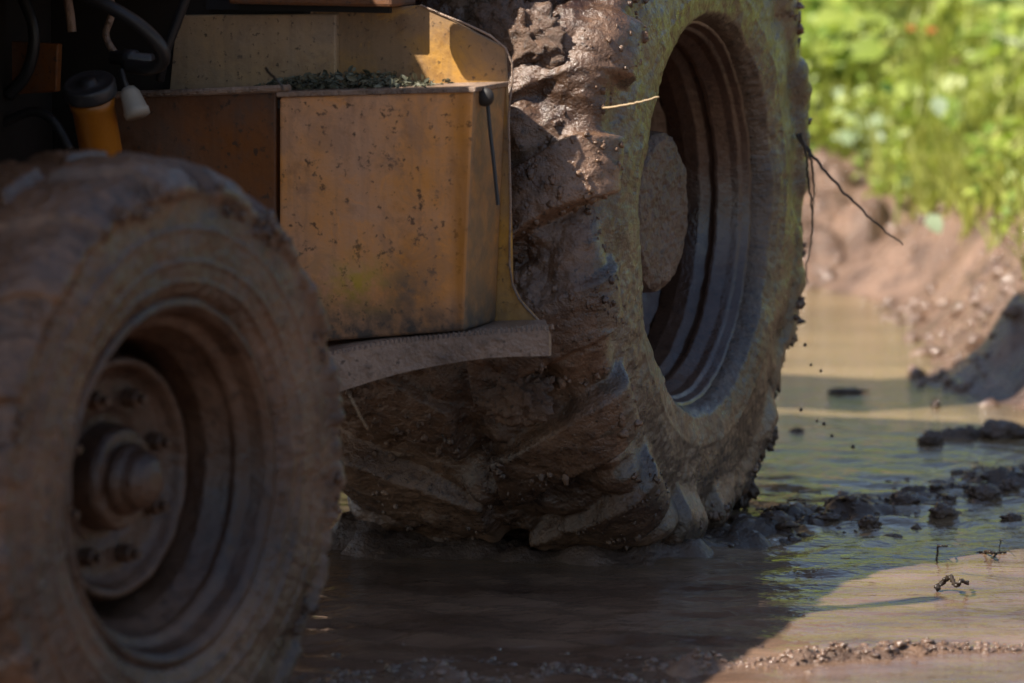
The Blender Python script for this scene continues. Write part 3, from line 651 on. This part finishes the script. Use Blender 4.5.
plant(832, 120, 14.6, 'whitish weed bending over beside the tyre', 4, 0.075, M['pale_leaf'], .14, group=None)
def big_leaf(px, py, Yd, label, size, nrm, yaw):
    p = pd(px, py, Yd); gz = float(landz([p.x], [p.y])[0]); root = empty('fallen_leaf', (p.x, p.y, max(p.z, gz + .03)))
    tag(root, label, 'leaf'); lf = leaf_soup('blade', np.array([[0, 0, 0]]), np.array([size]), np.array([nrm], float), M['pale_leaf'], .8, .15, np.array([yaw])); lf.parent = root
    bm = bmesh.new(); tube(bm, [(0, 0, 0), (-.02*math.cos(yaw), -.02*math.sin(yaw), .02), (-.01, 0, .10)], .003, 6); bm_obj('stalk', bm, M['grass'], root)
big_leaf(937, 96, 13.2, 'pale triangular leaf hanging below the orange flowers in the middle of the bank', .07, (0, -1, .5), -1.5)
big_leaf(928, 214, 12.2, 'pale white leaf low in the grass just above the mud', .07, (.1, -1, .7), -1.2)
def flower(px, py, Yd, label, s):
    p = pd(px, py, Yd); gz = float(landz([p.x], [p.y])[0]); root = empty('orange_flower', (p.x, p.y, gz)); tag(root, label, 'flower'); h = max(p.z - gz, .08)
    bm = bmesh.new(); tube(bm, [(0, 0, 0), (.005, 0, h*.5), (0, 0, h)], .003, 6); bm_obj('stem', bm, M['leaf'], root)
    a = np.arange(7)*2*math.pi/7; lf = leaf_soup('petals', np.tile([[0, 0, h]], (7, 1)), np.full(7, s), np.stack([np.cos(a)*-.3, np.full(7, -1.0), np.sin(a)*-.3 + .5], 1), M['petal'], .6, .1, a); lf.parent = root
flower(911, 28, 13.9, 'orange flower on the bank, the left one of the pair', .016); flower(931, 30, 13.8, 'orange flower on the bank, the right one of the pair', .018)

# crumbs of wet mud, too many to count: on the bank, along the churned ridge and in the slurry in front
def crumbs(name, x, y, size, mat, label, sink=.45, flat=.8):
    bm = bmesh.new(); bmesh.ops.create_icosphere(bm, subdivisions=2, radius=1); bm.verts.ensure_lookup_table()
    B0 = np.array([v.co[:] for v in bm.verts]); F0 = np.array([[v.index for v in f.verts] for f in bm.faces]); bm.free()
    n = len(x); z = np.maximum(landz(x, y), -.004); off = rng.uniform(0, 60, (n, 1))
    k = 1 + .35*perlin(B0[None, :, 0]*2.6 - off, B0[None, :, 1]*2.6, B0[None, :, 2]*2.6 + off) + .6*perlin(B0[None, :, 0]*1.1 + off, B0[None, :, 1]*1.1 - off, B0[None, :, 2]*1.1 + 2*off)
    st = rng.uniform(.65, 1.4, (n, 1, 3))*np.array([1.15, 1, flat])
    V = B0[None]*k[..., None]*size[:, None, None]*st + np.stack([x, y, z + size*(.4 - sink)], 1)[:, None]
    Fq = F0[None] + (np.arange(n)*len(B0))[:, None, None]
    return tag(mesh_obj(name, from_np(name, V.reshape(-1, 3), Fq.reshape(-1, 3)), mat), label, 'mud crumbs', kind='stuff')
def along(pts, n, w):
    P = np.array(pts); L = np.hypot(*np.diff(P, axis=0).T); c = np.concatenate([[0], np.cumsum(L)])/L.sum(); t_ = rng.uniform(0, 1, n)
    return np.interp(t_, c, P[:, 0]) + rng.normal(0, w, n), np.interp(t_, c, P[:, 1]) + rng.normal(0, w, n)
M['crumb'] = mud_mat('crumb', (.085, .048, .031), (.21, .127, .085), .15, .35, .8, speck=False, coat=.8)
n = 5200; x = rng.uniform(.6, 2.6, n); y = rng.uniform(10.4, 14.6, n); d_ = shore_dist(x, y); k = (d_ > -.06) & (d_ < 1.5) & (rng.uniform(0, 1, n) < sst(-.35, .35, fbm(x, y, 2, 2.5, 3)))
crumbs('mud_crumbs', x[k], y[k], .005 + .024*rng.uniform(0, 1, k.sum())**3.5, M['crumb'], 'wet mud crumbs strewn over the bare sunlit bank above the water')
x, y = along(RIDGE, 1500, .10); crumbs('mud_crumbs', x, y, .003 + .015*rng.uniform(0, 1, 1500)**4, M['clod'], 'dark wet crumbs scattered along the churned ridge right of the rear tyre', flat=.6)
x, y = along(FRONT, 1100, .045); x2, y2 = along(FRONT2 + [P2(640, 672)], 900, .09)
crumbs('mud_crumbs', np.concatenate([x, x2]), np.concatenate([y, y2]), .0025 + .0065*rng.uniform(0, 1, 2000)**2.5, M['crumb'], 'line of small wet crumbs across the slurry in the foreground', flat=.7)

# ------------------------------------------------------------------ clods, twigs, roots, straw, litter
def clod(px, py, size, seed, label, st=(1, 1, .75), group='mud clods lying in the shaded water'):
    p = pg(px, py); return tag(mud_lump('mud_clod', (p.x, p.y, size*.25), size, seed, M['clod'], None, st, 4, .4), label, 'mud clod', group)
clod(931, 444, .030, 3, 'round dark mud clod alone in the water, left of the bank foot', (1.1, 1, .85))
clod(968, 438, .022, 4, 'small upright mud clod beside the bank foot, right of the round clod', (.9, .9, 1.1))
clod(1003, 437, .040, 5, 'long dark mud clod at the foot of the bank by the right edge', (1.7, 1, .7))
clod(870, 527, .024, 6, 'ball of mud in front of the churned ridge, nearest clod to the tyre')
clod(943, 517, .026, 8, 'ragged mud clod sitting on the churned ridge', (1.2, 1, .9))
clod(826, 521, .022, 9, 'flat mud clod against the ridge next to the tyre', (1.6, 1, .6))
clod(984, 498, .030, 10, 'lumpy mud clod on the ridge towards the right edge', (1.3, 1, .8))
clod(905, 505, .024, 12, 'low mud clod on the ridge behind the ball of mud', (1.5, 1, .7))
clod(797, 432, .012, 13, 'tiny mud clod in the water just right of the tyre', (1.3, 1, .7))
clod(848, 393, .022, 15, 'flat dark clod far back in the strip of shaded water', (2.4, 1, .4))
clod(936, 407, .014, 16, 'little clod where the far water meets the bank', (.8, 1, 1.2))
clod(1010, 490, .02, 17, 'small mud clod on the ridge at the right edge', (1.1, 1, .9))
clod(772, 527, .030, 18, 'wet mud lump pressed up against the foot of the rear tyre', (1.6, 1, .8))
clod(1012, 520, .016, 19, 'small flat clod in front of the ridge at the right edge', (1.6, 1, .6))
def strand(name, pts, r0, r1, label, cat, mat, group=None, k=8):
    P = smooth_path(pts, k); n = len(P); o = P[0].copy(); bm = bmesh.new()
    P = [p - o + Vector((random.uniform(-1, 1), random.uniform(-1, 1), random.uniform(-1, 1)))*r0*.5*(0 < i < n - 1) for i, p in enumerate(P)]
    tube(bm, P, [r0 + (r1 - r0)*i/(n - 1) for i in range(n)], 6); ob = bm_obj(name, bm, mat, None, True); ob.location = o; return tag(ob, label, cat, group)
YT = O.y + .52
strand('root', [pd(797, 134, YT), pd(814, 157, YT), pd(838, 186, YT - .03), pd(862, 210, YT - .05), pd(884, 230, YT - .06), pd(903, 245, YT - .07)], .0042, .0016, 'long thin root sticking out slantwise from the edge of the rear tyre', 'root', M['root'])
strand('root', [pd(801, 133, YT), pd(806, 152, YT), pd(808, 180, YT), pd(812, 210, YT), pd(811, 240, YT), pd(806, 268, YT), pd(808, 284, YT)], .0034, .0012, 'longest root hanging straight down beside the rear tyre', 'root', M['root'])
strand('root', [pd(800, 140, YT), pd(811, 158, YT), pd(814, 185, YT), pd(813, 212, YT), pd(812, 236, YT)], .0032, .001, 'shorter root hanging down between the long hanging root and the slanting root', 'root', M['root'])
strand('straw', [pd(603, 108, 8.02), pd(630, 104, 7.98), pd(659, 97, 7.96)], .0022, .0016, 'pale straw stuck in the tread mud and poking over the rim of the rear wheel', 'straw', M['straw'])
strand('twig', [pd(266, 68, 7.75), pd(276, 80, 7.72), pd(284, 90, 7.72)], .003, .0018, 'thin dark twig leaning on the ledge beside the leaf litter', 'twig', M['root'])
strand('grass_stalk', [pd(349, 395, 7.35), pd(358, 412, 7.35), pd(368, 430, 7.36)], .0016, .001, 'thin stalk hanging below the step behind the front tyre', 'stalk', M['straw'])
strand('twig', [pg(936, 590, .004), pg(942, 582, .018), pg(950, 577, .03), pg(955, 585, .02), pg(962, 581, .03), pg(968, 584, .01)], .006, .003, 'crooked black twig lying in the sunlit shallow water', 'twig', M['root'])
strand('twig', [pg(938, 546, -.005), pg(938, 546, .02), pg(940, 546, .034), pg(946, 546, .03), pg(947, 546, .016)], .0022, .0016, 'hooked thin twig standing up out of the water below the ridge', 'twig', M['root'])
strand('twig', [pg(975, 553, .0), pg(986, 552, .006), pg(990, 552, .018), pg(994, 553, .004), pg(1006, 552, .002)], .0035, .002, 'short dark twig floating in the water near the right edge', 'twig', M['root'])
strand('grass_stalk', [pg(1001, 540, -.004), pg(1000, 540, .016), pg(1003, 540, .036)], .0014, .0008, 'thin upright stalk in the water near the right edge', 'stalk', M['root'])
strand('twig', [pg(788, 500, -.004), pg(789, 500, .03), pg(792, 500, .045), pg(799, 500, .05), pg(806, 500, .036)], .002, .0014, 'curled twig rising from the ridge beside the tyre', 'twig', M['root'])
# leaf litter caught on top of the tank
n = 1500; w = np.clip(rng.normal(0, 1, n), -2, 2); e0, e1 = pv(262, 92, VB + .06), pv(440, 88, VB + .06)
s = rng.uniform(0, 1, n); L3 = np.stack([e0.x + (e1.x - e0.x)*s, np.full(n, VB + .085) + w*.032, np.full(n, e0.z + .004) + rng.uniform(0, 1, n)**1.4*.030*(.4 + .8*np.sin(s*3.1))], 1)
lit = leaf_soup('leaf_litter', L3, rng.uniform(.006, .022, n), rng.normal(0, .8, (n, 3)) + np.array([[0, 0, .7]]), M['litter'], .45)
lit.location = veh.location; lit.rotation_euler = veh.rotation_euler; tag(lit, 'dry leaf litter and scraps heaped on top of the yellow tank', 'leaf litter', kind='stuff')
# drops of mud falling from the tyre
d0 = None
for k, (x, y, r_) in enumerate([(805, 345, .004), (811, 365, .0032), (821, 371, .0034), (801, 410, .004), (824, 424, .0042), (832, 436, .0038), (853, 447, .0045), (817, 421, .003)]):
    if d0 is None:
        bm = bmesh.new(); bmesh.ops.create_icosphere(bm, subdivisions=2, radius=1)
        for q in bm.verts: q.co.z *= 1.25 if q.co.z > 0 else 1
        d0 = bm_obj('mud_drop', bm, M['clod'], None, True); o = d0
    else: o = d0.copy(); C.objects.link(o)
    o.location = pd(x, y, YT - .1); o.scale = (r_, r_, r_)
    tag(o, 'tiny dark drop of mud falling through the air right of the rear tyre', 'mud drop', 'drops of mud in the air')

# ------------------------------------------------------------------ light, sky, camera
SH = Vector((-.90, -.43, 0)).normalized(); EL = R(50)
sd = Vector((SH.x*math.cos(EL), SH.y*math.cos(EL), math.sin(EL)))
sun = bpy.data.lights.new('sun', 'SUN'); sun.energy = 5.0; sun.angle = R(.5); sun.color = (1, .93, .83)
so = bpy.data.objects.new('sun', sun); C.objects.link(so); so.rotation_euler = (-sd).to_track_quat('-Z', 'Y').to_euler(); so.location = (-5, 0, 12)
wd = bpy.data.worlds.new('World'); S.world = wd; wd.use_nodes = True; nt = wd.node_tree
sk = nt.nodes.new('ShaderNodeTexSky'); sk.sky_type = 'NISHITA'; sk.sun_disc = False; sk.sun_elevation = EL; sk.sun_rotation = math.atan2(SH.x, SH.y)
bg = nt.nodes['Background']; wb = nt.nodes.new('ShaderNodeMix'); wb.data_type = 'RGBA'; wb.blend_type = 'MULTIPLY'; wb.inputs[0].default_value = 1; wb.inputs[7].default_value = (1.04, 1.0, .97, 1)
nt.links.new(sk.outputs[0], wb.inputs[6]); nt.links.new(wb.outputs[2], bg.inputs[0]); bg.inputs[1].default_value = .076
cam = bpy.data.cameras.new('camera'); co_ = bpy.data.objects.new('camera', cam); C.objects.link(co_); S.camera = co_
cam.sensor_width = 36; cam.lens = F/W_*36; cam.clip_end = 500; cam.clip_start = .1
co_.location = (0, 0, H); co_.rotation_euler = (R(90) - PITCH, 0, 0)
cam.dof.use_dof = True; cam.dof.focus_distance = 8.42; cam.dof.aperture_fstop = 2.8
S.render.engine = 'CYCLES'
S.view_settings.view_transform = 'Standard'; S.view_settings.look = 'None'; S.view_settings.exposure = 1.13; S.view_settings.gamma = 1
